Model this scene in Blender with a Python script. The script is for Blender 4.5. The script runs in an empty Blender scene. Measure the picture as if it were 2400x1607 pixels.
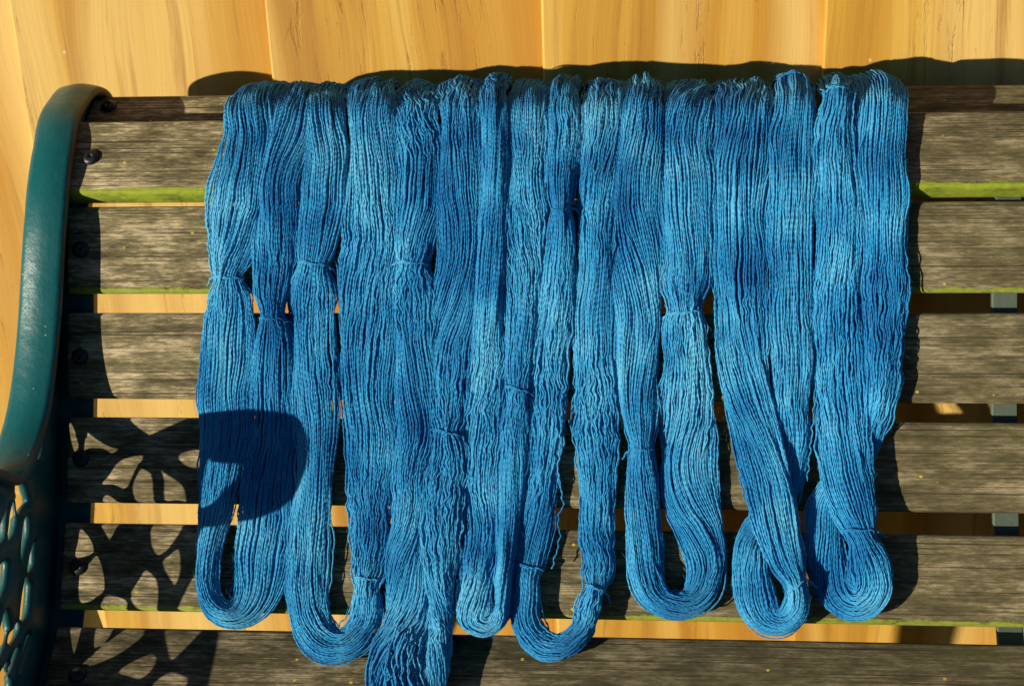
import bpy, bmesh, math, random
import numpy as np
from mathutils import Matrix, Vector

rad = math.radians
scene = bpy.context.scene
col = scene.collection

# ------------------------------------------------------------------ camera
PHOTO_W, PHOTO_H = 2400.0, 1607.0
K = 2400.0 / 2342.0          # layout notes were taken on a 2342 px wide view
LENS = 52.0
FPX = LENS / 36.0 * PHOTO_W
YAW, PITCH, ROLL, DIST = rad(5.5), rad(22.0), rad(1.95), 1.155
CW = np.array([-math.sin(YAW) * math.cos(PITCH), math.cos(YAW) * math.cos(PITCH), -math.sin(PITCH)])
_r0 = np.array([math.cos(YAW), math.sin(YAW), 0.0])
_u0 = np.cross(_r0, CW)
CR = math.cos(ROLL) * _r0 - math.sin(ROLL) * _u0
CU = np.cross(CR, CW)
CP = -DIST * CW
cam_data = bpy.data.cameras.new("camera")
cam_data.lens = LENS
cam_data.sensor_width = 36.0
cam_data.sensor_fit = 'HORIZONTAL'
cam_data.clip_start = 0.02
cam_data.clip_end = 500.0
cam_data.dof.use_dof = True
cam_data.dof.focus_distance = 1.13
cam_data.dof.aperture_fstop = 8.0
cam = bpy.data.objects.new("camera", cam_data)
col.objects.link(cam)
cam.matrix_world = Matrix(((CR[0], CU[0], -CW[0], CP[0]),
                           (CR[1], CU[1], -CW[1], CP[1]),
                           (CR[2], CU[2], -CW[2], CP[2]), (0, 0, 0, 1)))
scene.camera = cam

# ------------------------------------------------------------------ light
SUN_R, SUN_T = 1.15, 0.112            # sun travels (SUN_R, 1, -SUN_T)
_L = Vector((SUN_R, 1.0, -SUN_T)).normalized()
SUN_ELEV = math.asin(-_L.z)
world = bpy.data.worlds.new("World")
scene.world = world
world.use_nodes = True
wn = world.node_tree
sky = wn.nodes.new('ShaderNodeTexSky')
sky.sky_type = 'NISHITA'
sky.sun_disc = False
sky.sun_elevation = SUN_ELEV
sky.air_density = 1.0
sky.dust_density = 0.3
sky.ozone_density = 4.5
sky.sun_rotation = math.atan2(-_L.x, -_L.y)
wn.links.new(sky.outputs[0], wn.nodes['Background'].inputs[0])
wn.nodes['Background'].inputs[1].default_value = 0.095
sun_data = bpy.data.lights.new("sun", 'SUN')
sun_data.energy = 5.0
sun_data.angle = rad(0.5)
sun_data.color = (1.0, 0.90, 0.72)
sun = bpy.data.objects.new("sun", sun_data)
col.objects.link(sun)
sun.rotation_euler = _L.to_track_quat('-Z', 'Y').to_euler()
sun.location = (-3, -3, 2)
scene.view_settings.view_transform = 'Standard'
scene.view_settings.look = 'None'
scene.view_settings.gamma = 1.0
scene.view_settings.use_curve_mapping = False
scene.view_settings.exposure = 0.32
scene.cycles.max_bounces = 6
scene.cycles.diffuse_bounces = 5
scene.cycles.glossy_bounces = 2
scene.cycles.transmission_bounces = 4

# ------------------------------------------------------------------ geometry helpers
def ray(x, y):               # notes pixel -> direction with unit depth
    return CW + CR * ((x * K - PHOTO_W / 2) / FPX) + CU * ((PHOTO_H / 2 - y * K) / FPX)

def project(P):
    d = np.asarray(P) - CP
    z = d @ CW
    return (PHOTO_W / 2 + (d @ CR) / z * FPX) / K, (PHOTO_H / 2 - (d @ CU) / z * FPX) / K

def tilt_dir(th):
    return np.array([math.sin(rad(th)), math.cos(rad(th))])      # (Y, Z) up the face

def step_to(P, th, x, y):    # from P down/up a line of tilt th to the sight line of a pixel
    d = -tilt_dir(th)
    r = ray(x, y)
    a, b = np.linalg.solve(np.array([d, -r[1:]]).T, CP[1:] - P)
    return P + a * d

def link(o, parent=None):
    col.objects.link(o)
    if parent is not None:
        o.parent = parent
    return o

def tag(o, label=None, cat=None, group=None, kind=None):
    if label: o['label'] = label
    if cat: o['category'] = cat
    if group: o['group'] = group
    if kind: o['kind'] = kind
    return o

def empty(name, loc=(0, 0, 0), parent=None):
    o = bpy.data.objects.new(name, None)
    o.empty_display_size = 0.05
    o.location = loc
    return link(o, parent)

def obj_bm(name, bm, mat, parent=None, smooth=True):
    me = bpy.data.meshes.new(name)
    bm.to_mesh(me)
    bm.free()
    me.materials.append(mat)
    if smooth:
        me.polygons.foreach_set('use_smooth', [True] * len(me.polygons))
    return link(bpy.data.objects.new(name, me), parent)

def mesh_np(name, verts, quads, mat, parent=None, uv=None, smooth=True):
    me = bpy.data.meshes.new(name)
    nv, nq = len(verts), len(quads)
    me.vertices.add(nv)
    me.vertices.foreach_set('co', np.ascontiguousarray(verts, np.float32).ravel())
    me.loops.add(nq * 4)
    me.loops.foreach_set('vertex_index', np.ascontiguousarray(quads, np.int32).ravel())
    me.polygons.add(nq)
    me.polygons.foreach_set('loop_start', np.arange(0, nq * 4, 4, dtype=np.int32))
    me.polygons.foreach_set('use_smooth', np.full(nq, smooth))
    if uv is not None:
        l = me.uv_layers.new(name='UVMap')
        l.data.foreach_set('uv', np.ascontiguousarray(uv, np.float32).ravel())
    me.materials.append(mat)
    me.update(calc_edges=True)
    me.validate()
    return link(bpy.data.objects.new(name, me), parent)

# ------------------------------------------------------------------ material helpers
class NT:
    def __init__(self, name):
        self.m = bpy.data.materials.new(name)
        self.m.use_nodes = True
        self.t = self.m.node_tree
        self.b = self.t.nodes['Principled BSDF']
    def n(self, typ, **kw):
        nd = self.t.nodes.new(typ)
        for k, v in kw.items():
            if k.startswith('i_'):
                key = k[2:]
                key = int(key) if key.isdigit() else key.replace('_', ' ')
                nd.inputs[key].default_value = v
            else:
                setattr(nd, k, v)
        return nd
    def l(self, a, b):
        self.t.links.new(a, b)
    def ramp(self, fac, stops):
        r = self.n('ShaderNodeValToRGB')
        e = r.color_ramp.elements
        while len(e) < len(stops): e.new(0.5)
        for i, (p, c) in enumerate(stops):
            e[i].position = p
            e[i].color = (*c, 1) if len(c) == 3 else c
        self.l(fac, r.inputs[0])
        return r.outputs[0]
    def math(self, op, a, b=None, clamp=False):
        nd = self.n('ShaderNodeMath', operation=op, use_clamp=clamp)
        for i, v in enumerate((a, b)):
            if v is None: continue
            if isinstance(v, (int, float)): nd.inputs[i].default_value = v
            else: self.l(v, nd.inputs[i])
        return nd.outputs[0]
    def mix(self, fac, a, b, blend='MIX'):
        nd = self.n('ShaderNodeMix', data_type='RGBA', blend_type=blend)
        for sock, v in ((nd.inputs[0], fac), (nd.inputs[6], a), (nd.inputs[7], b)):
            if isinstance(v, (int, float)): sock.default_value = v
            elif isinstance(v, tuple): sock.default_value = (*v, 1)
            else: self.l(v, sock)
        return nd.outputs[2]
    def noise(self, vec, scale, detail=4, rough=0.55, dist=0.0):
        nd = self.n('ShaderNodeTexNoise')
        nd.inputs['Scale'].default_value = scale
        nd.inputs['Detail'].default_value = detail
        nd.inputs['Roughness'].default_value = rough
        nd.inputs['Distortion'].default_value = dist
        self.l(vec, nd.inputs['Vector'])
        return nd.outputs['Fac']
    def coords(self, scale=(1, 1, 1), per_object=True, add=None):
        tc = self.n('ShaderNodeTexCoord')
        v = tc.outputs['Object']
        if per_object:
            oi = self.n('ShaderNodeObjectInfo')
            m = self.n('ShaderNodeVectorMath', operation='MULTIPLY_ADD')
            cb = self.n('ShaderNodeCombineXYZ')
            for i in range(3): self.l(oi.outputs['Random'], cb.inputs[i])
            self.l(cb.outputs[0], m.inputs[0])
            m.inputs[1].default_value = (17.3, 9.1, 23.7)
            self.l(v, m.inputs[2])
            v = m.outputs[0]
        return v, tc.outputs['Object']
    def scaled(self, v, s):
        m = self.n('ShaderNodeVectorMath', operation='MULTIPLY')
        self.l(v, m.inputs[0])
        m.inputs[1].default_value = s
        return m.outputs[0]
    def bump(self, h, strength, dist, prev=None):
        b = self.n('ShaderNodeBump')
        b.inputs['Strength'].default_value = strength
        b.inputs['Distance'].default_value = dist
        self.l(h, b.inputs['Height'])
        if prev is not None: self.l(prev, b.inputs['Normal'])
        return b.outputs[0]

def sepz(nt, v, axis):
    s = nt.n('ShaderNodeSeparateXYZ')
    nt.l(v, s.inputs[0])
    return s.outputs[axis]

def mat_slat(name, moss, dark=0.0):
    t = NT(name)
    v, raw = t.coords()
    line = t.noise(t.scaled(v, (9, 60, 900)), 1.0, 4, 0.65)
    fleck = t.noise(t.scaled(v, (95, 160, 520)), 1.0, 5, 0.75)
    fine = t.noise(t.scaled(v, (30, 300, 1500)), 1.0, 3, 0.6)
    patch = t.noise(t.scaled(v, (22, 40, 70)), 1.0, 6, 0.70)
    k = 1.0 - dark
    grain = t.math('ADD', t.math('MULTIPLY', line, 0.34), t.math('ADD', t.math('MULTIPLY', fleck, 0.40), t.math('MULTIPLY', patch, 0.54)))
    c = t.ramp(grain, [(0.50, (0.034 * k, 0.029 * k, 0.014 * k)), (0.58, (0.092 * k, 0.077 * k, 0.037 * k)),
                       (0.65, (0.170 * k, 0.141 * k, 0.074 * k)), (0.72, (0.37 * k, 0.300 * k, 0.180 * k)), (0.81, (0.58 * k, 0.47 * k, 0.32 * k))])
    wx = t.n('ShaderNodeMapRange', interpolation_type='SMOOTHSTEP')
    t.l(sepz(t, raw, 0), wx.inputs[0])
    wx.inputs[1].default_value = -0.58
    wx.inputs[2].default_value = -0.05
    c = t.mix(t.math('MULTIPLY', wx.outputs[0], 0.42), c, (0.085, 0.072, 0.032))      # damper, greener towards the middle of the bench
    cracks = t.ramp(t.noise(t.scaled(v, (3.5, 50, 640)), 1.0, 3, 0.6), [(0.34, (1, 1, 1)), (0.40, (0, 0, 0))])
    c = t.mix(t.math('MULTIPLY', cracks, 0.8), c, (0.03, 0.024, 0.012))
    # green algae film, then moss along the lower edge
    alg = t.ramp(t.noise(t.scaled(v, (14, 60, 40)), 1.0, 4, 0.6), [(0.54, (0, 0, 0)), (0.76, (0.4, 0.4, 0.4))])
    c = t.mix(alg, c, (0.125, 0.125, 0.035))
    z = sepz(t, raw, 2)
    edge = t.n('ShaderNodeMapRange', interpolation_type='SMOOTHSTEP')
    t.l(z, edge.inputs[0])
    edge.inputs[1].default_value = -0.0225
    edge.inputs[2].default_value = -0.0335
    mn = t.noise(t.scaled(v, (38, 60, 150)), 1.0, 6, 0.75)
    mf = t.math('ADD', t.math('MULTIPLY', edge.outputs[0], 0.42 + 0.3 * moss), mn)
    mf = t.ramp(mf, [(1.05 - 0.15 * moss, (0, 0, 0)), (1.20 - 0.15 * moss, (1, 1, 1))])
    mcol = t.mix(t.noise(t.scaled(v, (200, 200, 200)), 1.0, 3), (0.13, 0.17, 0.012), (0.36, 0.44, 0.03))
    c = t.mix(t.math('MULTIPLY', mf, 0.35 + 0.6 * min(1, moss)), c, mcol)
    under = t.n('ShaderNodeMapRange')
    t.l(z, under.inputs[0])
    under.inputs[1].default_value = -0.0318
    under.inputs[2].default_value = -0.0332
    if moss > 0.9:
        un = t.ramp(t.noise(t.scaled(v, (24, 130, 90)), 1.0, 6, 0.75), [(0.42, (0.1, 0.1, 0.1)), (0.56, (0.95, 0.95, 0.95))])
        c = t.mix(t.math('MULTIPLY', under.outputs[0], un), c, t.mix(t.ramp(mn, [(0.35, (0, 0, 0)), (0.62, (1, 1, 1))]), (0.08, 0.10, 0.012), (0.30, 0.38, 0.03)))
    # yellow lichen specks
    vo = t.n('ShaderNodeTexVoronoi', i_Scale=1.0)
    t.l(t.scaled(v, (70, 70, 90)), vo.inputs['Vector'])
    sp = t.ramp(vo.outputs['Distance'], [(0.07, (1, 1, 1)), (0.12, (0, 0, 0))])
    cs = t.n('ShaderNodeSeparateColor')
    t.l(vo.outputs['Color'], cs.inputs[0])
    sp = t.math('MULTIPLY', sp, t.math('GREATER_THAN', cs.outputs[0], 0.78))
    c = t.mix(sp, c, (0.52, 0.38, 0.04))
    t.l(c, t.b.inputs['Base Color'])
    t.b.inputs['Roughness'].default_value = 0.85
    t.b.inputs['Specular IOR Level'].default_value = 0.25
    nb = t.bump(grain, 0.7, 0.0012)
    nb = t.bump(cracks, 0.6, -0.0008, nb)
    nb = t.bump(fine, 0.5, 0.0005, nb)
    nb = t.bump(mf, 0.5, 0.001, nb)
    t.l(nb, t.b.inputs['Normal'])
    return t.m

def mat_fence():
    t = NT("fence_wood")
    v, raw = t.coords()
    # slow sideways warp of the figure along the board
    w = t.n('ShaderNodeTexNoise', i_Scale=1.0, i_Detail=2.0)
    t.l(t.scaled(v, (5, 1, 2.2)), w.inputs['Vector'])
    wv = t.n('ShaderNodeVectorMath', operation='MULTIPLY_ADD')
    t.l(w.outputs['Color'], wv.inputs[0])
    wv.inputs[1].default_value = (0.085, 0, 0.0)
    t.l(v, wv.inputs[2])
    p = wv.outputs[0]
    bands = t.noise(t.scaled(p, (24, 3, 0.8)), 1.0, 4, 0.58)
    streak = t.noise(t.scaled(p, (85, 4, 2.2)), 1.0, 6, 0.68)
    fine = t.noise(t.scaled(p, (420, 8, 12)), 1.0, 5, 0.7)
    c = t.ramp(bands, [(0.30, (0.27, 0.105, 0.009)), (0.41, (0.43, 0.198, 0.017)), (0.53, (0.58, 0.315, 0.036)),
                       (0.66, (0.72, 0.47, 0.10))])
    oi2 = t.n('ShaderNodeObjectInfo')
    c = t.mix(t.math('MULTIPLY', oi2.outputs['Random'], 0.25), c, (0.66, 0.42, 0.10))
    lx0 = t.n('ShaderNodeMapRange', interpolation_type='SMOOTHSTEP')
    t.l(sepz(t, raw, 0), lx0.inputs[0])
    lx0.inputs[1].default_value = 0.055
    lx0.inputs[2].default_value = 0.0
    sap = t.math('ADD', t.noise(t.scaled(p, (11, 2, 0.4)), 1.0, 2, 0.5), t.math('MULTIPLY', lx0.outputs[0], 0.13))
    rx0 = t.n('ShaderNodeMapRange', interpolation_type='SMOOTHSTEP')
    t.l(sepz(t, raw, 0), rx0.inputs[0])
    rx0.inputs[1].default_value = 0.09
    rx0.inputs[2].default_value = 0.22
    c = t.mix(t.math('MULTIPLY', rx0.outputs[0], 0.6), c, (0.50, 0.215, 0.018))
    c = t.mix(t.ramp(sap, [(0.52, (0, 0, 0)), (0.66, (0.78, 0.78, 0.78))]), c, (0.82, 0.58, 0.20))
    c = t.mix(t.ramp(streak, [(0.30, (0.75, 0.75, 0.75)), (0.44, (0, 0, 0))]), c, (0.30, 0.115, 0.018))
    c = t.mix(t.math('MULTIPLY', fine, 0.40), c, (0.36, 0.18, 0.03))
    # torn grain cracks
    cr = t.noise(t.scaled(p, (150, 6, 13)), 1.0, 5, 0.7, 0.5)
    zone = t.ramp(t.noise(t.scaled(v, (16, 3, 2)), 1.0, 2), [(0.50, (0, 0, 0)), (0.62, (1, 1, 1))])
    crk = t.math('MULTIPLY', t.ramp(cr, [(0.36, (1, 1, 1)), (0.41, (0, 0, 0))]), zone)
    c = t.mix(t.math('MULTIPLY', crk, 0.25), c, (0.26, 0.12, 0.02))
    # resin dots
    vo = t.n('ShaderNodeTexVoronoi', i_Scale=1.0)
    t.l(t.scaled(v, (48, 48, 40)), vo.inputs['Vector'])
    cs = t.n('ShaderNodeSeparateColor')
    t.l(vo.outputs['Color'], cs.inputs[0])
    dots = t.math('MULTIPLY', t.ramp(vo.outputs['Distance'], [(0.05, (1, 1, 1)), (0.08, (0, 0, 0))]), t.math('GREATER_THAN', cs.outputs[0], 0.93))
    c = t.mix(t.math('MULTIPLY', dots, 0.5), c, (0.85, 0.70, 0.42))
    t.l(c, t.b.inputs['Base Color'])
    t.b.inputs['Roughness'].default_value = 0.62
    t.b.inputs['Specular IOR Level'].default_value = 0.3
    saw = t.noise(t.scaled(v, (14, 4, 330)), 1.0, 2, 0.5)
    nb = t.bump(fine, 0.35, 0.0006)
    nb = t.bump(saw, 0.18, 0.0006, nb)
    nb = t.bump(crk, 0.6, -0.0015, nb)
    nb = t.bump(streak, 0.3, 0.0015, nb)
    t.l(nb, t.b.inputs['Normal'])
    return t.m

def mat_paint(name, colour, rough=0.32, wear=True):
    t = NT(name)
    v, raw = t.coords()
    a = t.noise(v, 28, 5, 0.6)
    c = t.mix(t.math('MULTIPLY', a, 0.5), colour, tuple(x * 0.7 for x in colour))
    if wear:
        s = t.ramp(t.noise(v, 60, 6, 0.7), [(0.62, (0, 0, 0)), (0.80, (0.35, 0.35, 0.35))])
        c = t.mix(s, c, (0.045, 0.075, 0.07))
        geo = t.n('ShaderNodeNewGeometry')
        e = t.ramp(geo.outputs['Pointiness'], [(0.57, (0, 0, 0)), (0.66, (1, 1, 1))])
        e = t.math('MULTIPLY', e, t.ramp(t.noise(v, 90, 5, 0.7), [(0.40, (0, 0, 0)), (0.55, (0.9, 0.9, 0.9))]))
        c = t.mix(e, c, (0.13, 0.075, 0.035))
        d = t.n('ShaderNodeTexVoronoi', i_Scale=150.0)
        t.l(v, d.inputs['Vector'])
        cs = t.n('ShaderNodeSeparateColor')
        t.l(d.outputs['Color'], cs.inputs[0])
        ds = t.math('MULTIPLY', t.ramp(d.outputs['Distance'], [(0.08, (1, 1, 1)), (0.13, (0, 0, 0))]), t.math('GREATER_THAN', cs.outputs[0], 0.86))
        c = t.mix(ds, c, (0.30, 0.34, 0.30))
    t.l(c, t.b.inputs['Base Color'])
    r = t.n('ShaderNodeMapRange')
    t.l(t.noise(v, 45, 4), r.inputs[0])
    r.inputs[3].default_value = rough - 0.1
    r.inputs[4].default_value = rough + 0.2
    t.l(r.outputs[0], t.b.inputs['Roughness'])
    t.l(t.bump(t.noise(v, 110, 5, 0.65), 0.5, 0.0012), t.b.inputs['Normal'])
    return t.m

def mat_yarn(name, seed, light=1.0):
    t = NT(name)
    uvn = t.n('ShaderNodeUVMap', uv_map='UVMap')
    tc = t.n('ShaderNodeTexCoord')
    off = t.n('ShaderNodeVectorMath', operation='ADD')
    t.l(tc.outputs['Object'], off.inputs[0])
    off.inputs[1].default_value = (seed * 3.7, seed * 1.3, seed * 2.1)
    p = off.outputs[0]
    dye = t.noise(t.scaled(p, (22, 22, 12)), 1.0, 3, 0.55)          # uneven indigo dye
    alongs = t.noise(t.scaled(uvn.outputs[0], (70, 40, 1)), 1.0, 2, 0.6)    # per strand
    hi = t.noise(t.scaled(uvn.outputs[0], (420, 3, 1)), 1.0, 2, 0.6)        # fibre clumps
    f = t.math('ADD', t.math('MULTIPLY', dye, 0.95), t.math('ADD', t.math('MULTIPLY', alongs, 0.26), t.math('MULTIPLY', hi, 0.24)))
    c = t.ramp(f, [(0.50, (0.006, 0.140 * light, 0.43 * light)), (0.63, (0.020, 0.270 * light, 0.61 * light)),
                   (0.77, (0.052, 0.415 * light, 0.76 * light)), (0.91, (0.150, 0.595 * light, 0.88 * light))])
    t.l(c, t.b.inputs['Base Color'])
    t.b.inputs['Roughness'].default_value = 0.85
    t.b.inputs['Specular IOR Level'].default_value = 0.10
    t.b.inputs['Sheen Weight'].default_value = 0.22
    t.b.inputs['Sheen Roughness'].default_value = 0.5
    t.b.inputs['Sheen Tint'].default_value = (0.52, 0.70, 1.0, 1)
    # fibres lying along the twisted plies
    s = t.n('ShaderNodeSeparateXYZ')
    t.l(uvn.outputs[0], s.inputs[0])
    arg = t.math('SUBTRACT', t.math('MULTIPLY', s.outputs[0], 2 * 2 * math.pi / 0.0090), t.math('MULTIPLY', s.outputs[1], 4 * math.pi))
    ply = t.math('ABSOLUTE', t.math('SINE', t.math('MULTIPLY', arg, 0.5)))     # two plies with a sharp groove between
    t.l(t.bump(ply, 0.55, 0.0005), t.b.inputs['Normal'])
    tr = t.n('ShaderNodeBsdfTranslucent')
    t.l(c, tr.inputs[0])
    mx = t.n('ShaderNodeMixShader')
    mx.inputs[0].default_value = 0.30
    t.l(t.b.outputs[0], mx.inputs[1])
    t.l(tr.outputs[0], mx.inputs[2])
    t.l(mx.outputs[0], t.t.nodes['Material Output'].inputs['Surface'])
    return t.m

def mat_plain(name, colour, rough=0.7, metal=0.0):
    t = NT(name)
    v, raw = t.coords()
    a = t.noise(v, 40, 5, 0.6)
    t.l(t.mix(a, tuple(x * 0.7 for x in colour), tuple(min(1, x * 1.25) for x in colour)), t.b.inputs['Base Color'])
    t.b.inputs['Roughness'].default_value = rough
    t.b.inputs['Metallic'].default_value = metal
    t.l(t.bump(t.noise(v, 160, 4), 0.3, 0.0006), t.b.inputs['Normal'])
    return t.m

def mat_ground():
    t = NT("lawn")
    v, raw = t.coords(per_object=False)
    a = t.noise(v, 3.0, 6, 0.65)
    b = t.noise(v, 60.0, 4, 0.7)
    c = t.ramp(t.math('ADD', t.math('MULTIPLY', a, 0.5), t.math('MULTIPLY', b, 0.5)),
               [(0.35, (0.03, 0.035, 0.012)), (0.5, (0.055, 0.07, 0.02)), (0.65, (0.10, 0.095, 0.045))])
    t.l(c, t.b.inputs['Base Color'])
    t.b.inputs['Roughness'].default_value = 0.95
    t.l(t.bump(b, 0.8, 0.03), t.b.inputs['Normal'])
    return t.m

# ------------------------------------------------------------------ layout of the bench back
X0 = 330
SLAT_T = 0.018
r = ray(X0, 715)
n22 = np.array([0, -math.cos(rad(22)), math.sin(rad(22))])
P = (CP - (CP @ n22) / (r @ n22) * r)[1:]
P3 = P.copy()
slats = []                       # (tilt, face top, face bottom) in (Y, Z)
down = [(22, 912), (24, 953), (26, 1150), (29, 1197), (31, 1397), (40, 1432), (55, 1630)]
for i, (th, y) in enumerate(down):
    Q = step_to(P, th, X0, y)
    if i % 2 == 0:
        slats.append((th, P, Q))
    P = Q
P = step_to(P3, 21, X0, 672)
top2 = step_to(P, 20, X0, 472)
slats.insert(0, (20, top2, P))
pb1 = np.array([0.0338, 0.1131])
slats.insert(0, (45, pb1 + 0.0675 * tilt_dir(45), pb1))
# topmost slat lies almost flat behind the edge of the one below
r = ray(X0, 348)
b = (0.0965 - CP[1]) / r[1]
pb0 = (CP + b * r)[1:]
xb0 = (CP + b * r)[0]
best = min(np.arange(40, 95, 0.5), key=lambda th: abs(project([xb0, *(pb0 + 0.068 * tilt_dir(th))])[1] - 216))
slats.insert(0, (float(best), pb0 + 0.068 * tilt_dir(best), pb0))
BACK_X0, BACK_X1 = -0.369, 1.085
GROUND_Z = -0.66
FENCE_Y = slats[0][1][0] + 0.085

# ------------------------------------------------------------------ ground
bm = bmesh.new()
bmesh.ops.create_grid(bm, x_segments=8, y_segments=8, size=60)
g = obj_bm("ground", bm, mat_ground())
g.location = (0, 0, GROUND_Z)
g['kind'] = 'structure'

# ------------------------------------------------------------------ fence of overlapping boards
M_FENCE = mat_fence()
fence = empty("board_fence", (0.1, FENCE_Y, GROUND_Z))
tag(fence, "golden new wooden fence of overlapping vertical boards behind the bench", "fence")
def fence_x(px):
    rr = ray(px, 150)
    return (CP + (FENCE_Y - 0.012 - CP[1]) / rr[1] * rr)[0]
edges = [fence_x(p) for p in (43, 621, 1242, 1879)]
pitch_w = (edges[-1] - edges[0]) / 3
edges = [edges[0] - pitch_w * k for k in (9, 8, 7, 6, 5, 4, 3, 2, 1)] + edges + [edges[-1] + pitch_w * k for k in (1, 2, 3, 4, 5)]
rng = random.Random(5)
for k in range(len(edges) - 1):
    x0, x1 = edges[k], edges[k + 1] + 0.016
    w = x1 - x0
    H = 1.75
    bm = bmesh.new()
    rows = []
    nz = 7
    lean = rng.uniform(-0.004, 0.004)
    for j in range(nz):
        z = H * j / (nz - 1)
        wob = rng.uniform(-0.0012, 0.0012)
        dx = lean * (z / H - 0.5)
        prof = [(0.0 + wob, 0.002), (0.0 + wob, -0.0105), (0.0018 + wob, -0.0122), (w * 0.5, -0.008), (w, -0.0035), (w, 0.002)]
        rows.append([bm.verts.new((px + dx, py, z)) for px, py in prof])
    for j in range(nz - 1):
        for q in range(6):
            bm.faces.new((rows[j][q], rows[j][(q + 1) % 6], rows[j + 1][(q + 1) % 6], rows[j + 1][q]))
    bm.faces.new(rows[-1]); bm.faces.new(rows[0][::-1])
    bmesh.ops.recalc_face_normals(bm, faces=bm.faces)
    o = obj_bm("board", bm, M_FENCE, fence, smooth=False)
    o.location = (x0 - 0.1, 0, 0)
for zz in (0.25, 1.45):          # arris rails behind the boards
    bm = bmesh.new()
    bmesh.ops.create_cube(bm, size=1)
    bmesh.ops.scale(bm, vec=(edges[-1] - edges[0], 0.05, 0.08), verts=bm.verts)
    bmesh.ops.bevel(bm, geom=bm.edges[:], offset=0.004, segments=1, affect='EDGES')
    o = obj_bm("back_rail", bm, M_FENCE, fence, smooth=False)
    o.location = ((edges[0] + edges[-1]) / 2 - 0.1, 0.029, zz)

# ------------------------------------------------------------------ bench
M_SLATS = {0: mat_slat("slat_wood_plain", 0.15), 5: mat_slat("slat_wood_pale", 0.05, -0.25), 1: mat_slat("slat_wood_mossy", 1.0, -0.22), 2: mat_slat("slat_wood_green_edge", 0.62),  # topmost slat gets the palest wood
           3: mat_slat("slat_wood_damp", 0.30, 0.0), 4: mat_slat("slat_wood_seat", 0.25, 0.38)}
M_TEAL = mat_paint("teal_paint", (0.006, 0.105, 0.112), 0.30)
M_TEAL_SHADE = mat_paint("shaded_teal_paint", (0.006, 0.085, 0.088), 0.42)  # same teal, darkened to put the shade of the plate's inner faces into its colour
M_BRACE = mat_paint("faded_green_paint", (0.075, 0.10, 0.075), 0.6, False)
M_SCREW = mat_plain("black_screw", (0.030, 0.030, 0.034), 0.42, 0.6)
bench = empty("garden_bench", (0.36, -0.1, GROUND_Z))
tag(bench, "weathered grey wooden slat bench with teal cast iron scroll end", "bench")
BO = np.array([0.36, -0.1, GROUND_Z])

def rounded_box(sx, sy, sz, bev, seg=3):
    bm = bmesh.new()
    bmesh.ops.create_cube(bm, size=1)
    bmesh.ops.scale(bm, vec=(sx, sy, sz), verts=bm.verts)
    bmesh.ops.bevel(bm, geom=bm.edges[:], offset=bev, segments=seg, affect='EDGES', profile=0.5)
    return bm

def screw_mesh():
    bm = bmesh.new()
    prof = [(0.0068, 0.0), (0.0068, 0.0008), (0.0060, 0.0021), (0.0042, 0.0030), (0.0020, 0.0034)]
    n = 20
    rings = []
    for rr, h in prof:
        rings.append([bm.verts.new((rr * math.cos(2 * math.pi * i / n), -h, rr * math.sin(2 * math.pi * i / n))) for i in range(n)])
    for a, bb in zip(rings, rings[1:]):
        for i in range(n):
            bm.faces.new((a[i], a[(i + 1) % n], bb[(i + 1) % n], bb[i]))
    # cross recess cut down into the crown
    low = [bm.verts.new((v.co.x * (1.35 if i % 5 == 0 else 0.45), -0.0016, v.co.z * (1.35 if i % 5 == 0 else 0.45))) for i, v in enumerate(rings[-1])]
    for i in range(n):
        bm.faces.new((rings[-1][i], rings[-1][(i + 1) % n], low[(i + 1) % n], low[i]))
    bm.faces.new(low)
    bmesh.ops.recalc_face_normals(bm, faces=bm.faces)
    me = bpy.data.meshes.new("screw")
    bm.to_mesh(me); bm.free()
    me.materials.append(M_SCREW)
    me.polygons.foreach_set('use_smooth', [True] * len(me.polygons))
    return me
SCREW = screw_mesh()
rng = random.Random(11)

screw_px = [(250, 243), (208, 361), (185, 571), (183, 815), (185, 1047), (178, 1296), (178, 1540)]
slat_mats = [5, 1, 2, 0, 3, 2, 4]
seat = []
Pq = slats[-1][2]
for th in (72, 84, 88, 91):
    a = Pq - 0.012 * tilt_dir(th)
    bq = a - 0.066 * tilt_dir(th)
    seat.append((th, a, bq)); Pq = bq
for k, (th, T, B) in enumerate(slats + seat):
    w = float(np.linalg.norm(T - B))
    c = (T + B) / 2
    nrm = np.array([-math.cos(rad(th)), math.sin(rad(th))])
    c = c - nrm * SLAT_T / 2
    bx0 = BACK_X0 if k < 2 else BACK_X0 + 0.0105 + rng.uniform(-0.001, 0.001)
    L = BACK_X1 - bx0
    bm = rounded_box(L, SLAT_T, w, 0.0034)
    # a little unevenness along the length
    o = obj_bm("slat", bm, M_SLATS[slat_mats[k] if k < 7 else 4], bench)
    o.location = (0.5 * (bx0 + BACK_X1) - BO[0], c[0] - BO[1], c[1] - BO[2])
    o.rotation_euler = (-rad(th), rng.uniform(-0.0006, 0.0006), 0)
    for side in (0, 1):
        if k < 7 and side == 0:
            rr = ray(*screw_px[k])
            n3 = np.array([0, nrm[0], nrm[1]])
            hp = CP + ((np.array([0, *T]) - CP) @ n3) / (rr @ n3) * rr
            sx, off = hp[0], (hp[1:] - (T + B) / 2) @ tilt_dir(th)
            off = max(-0.02, min(0.02, off))
        else:
            sx, off = (BACK_X1 - 0.018 if side else BACK_X0 + 0.013), 0.0
        s = bpy.data.objects.new("screw", SCREW)
        link(s, o)
        s.location = (sx - 0.5 * (bx0 + BACK_X1), -SLAT_T / 2 - 0.0001, off)
        s.rotation_euler = (0, rng.uniform(0, 3), 0)

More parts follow.
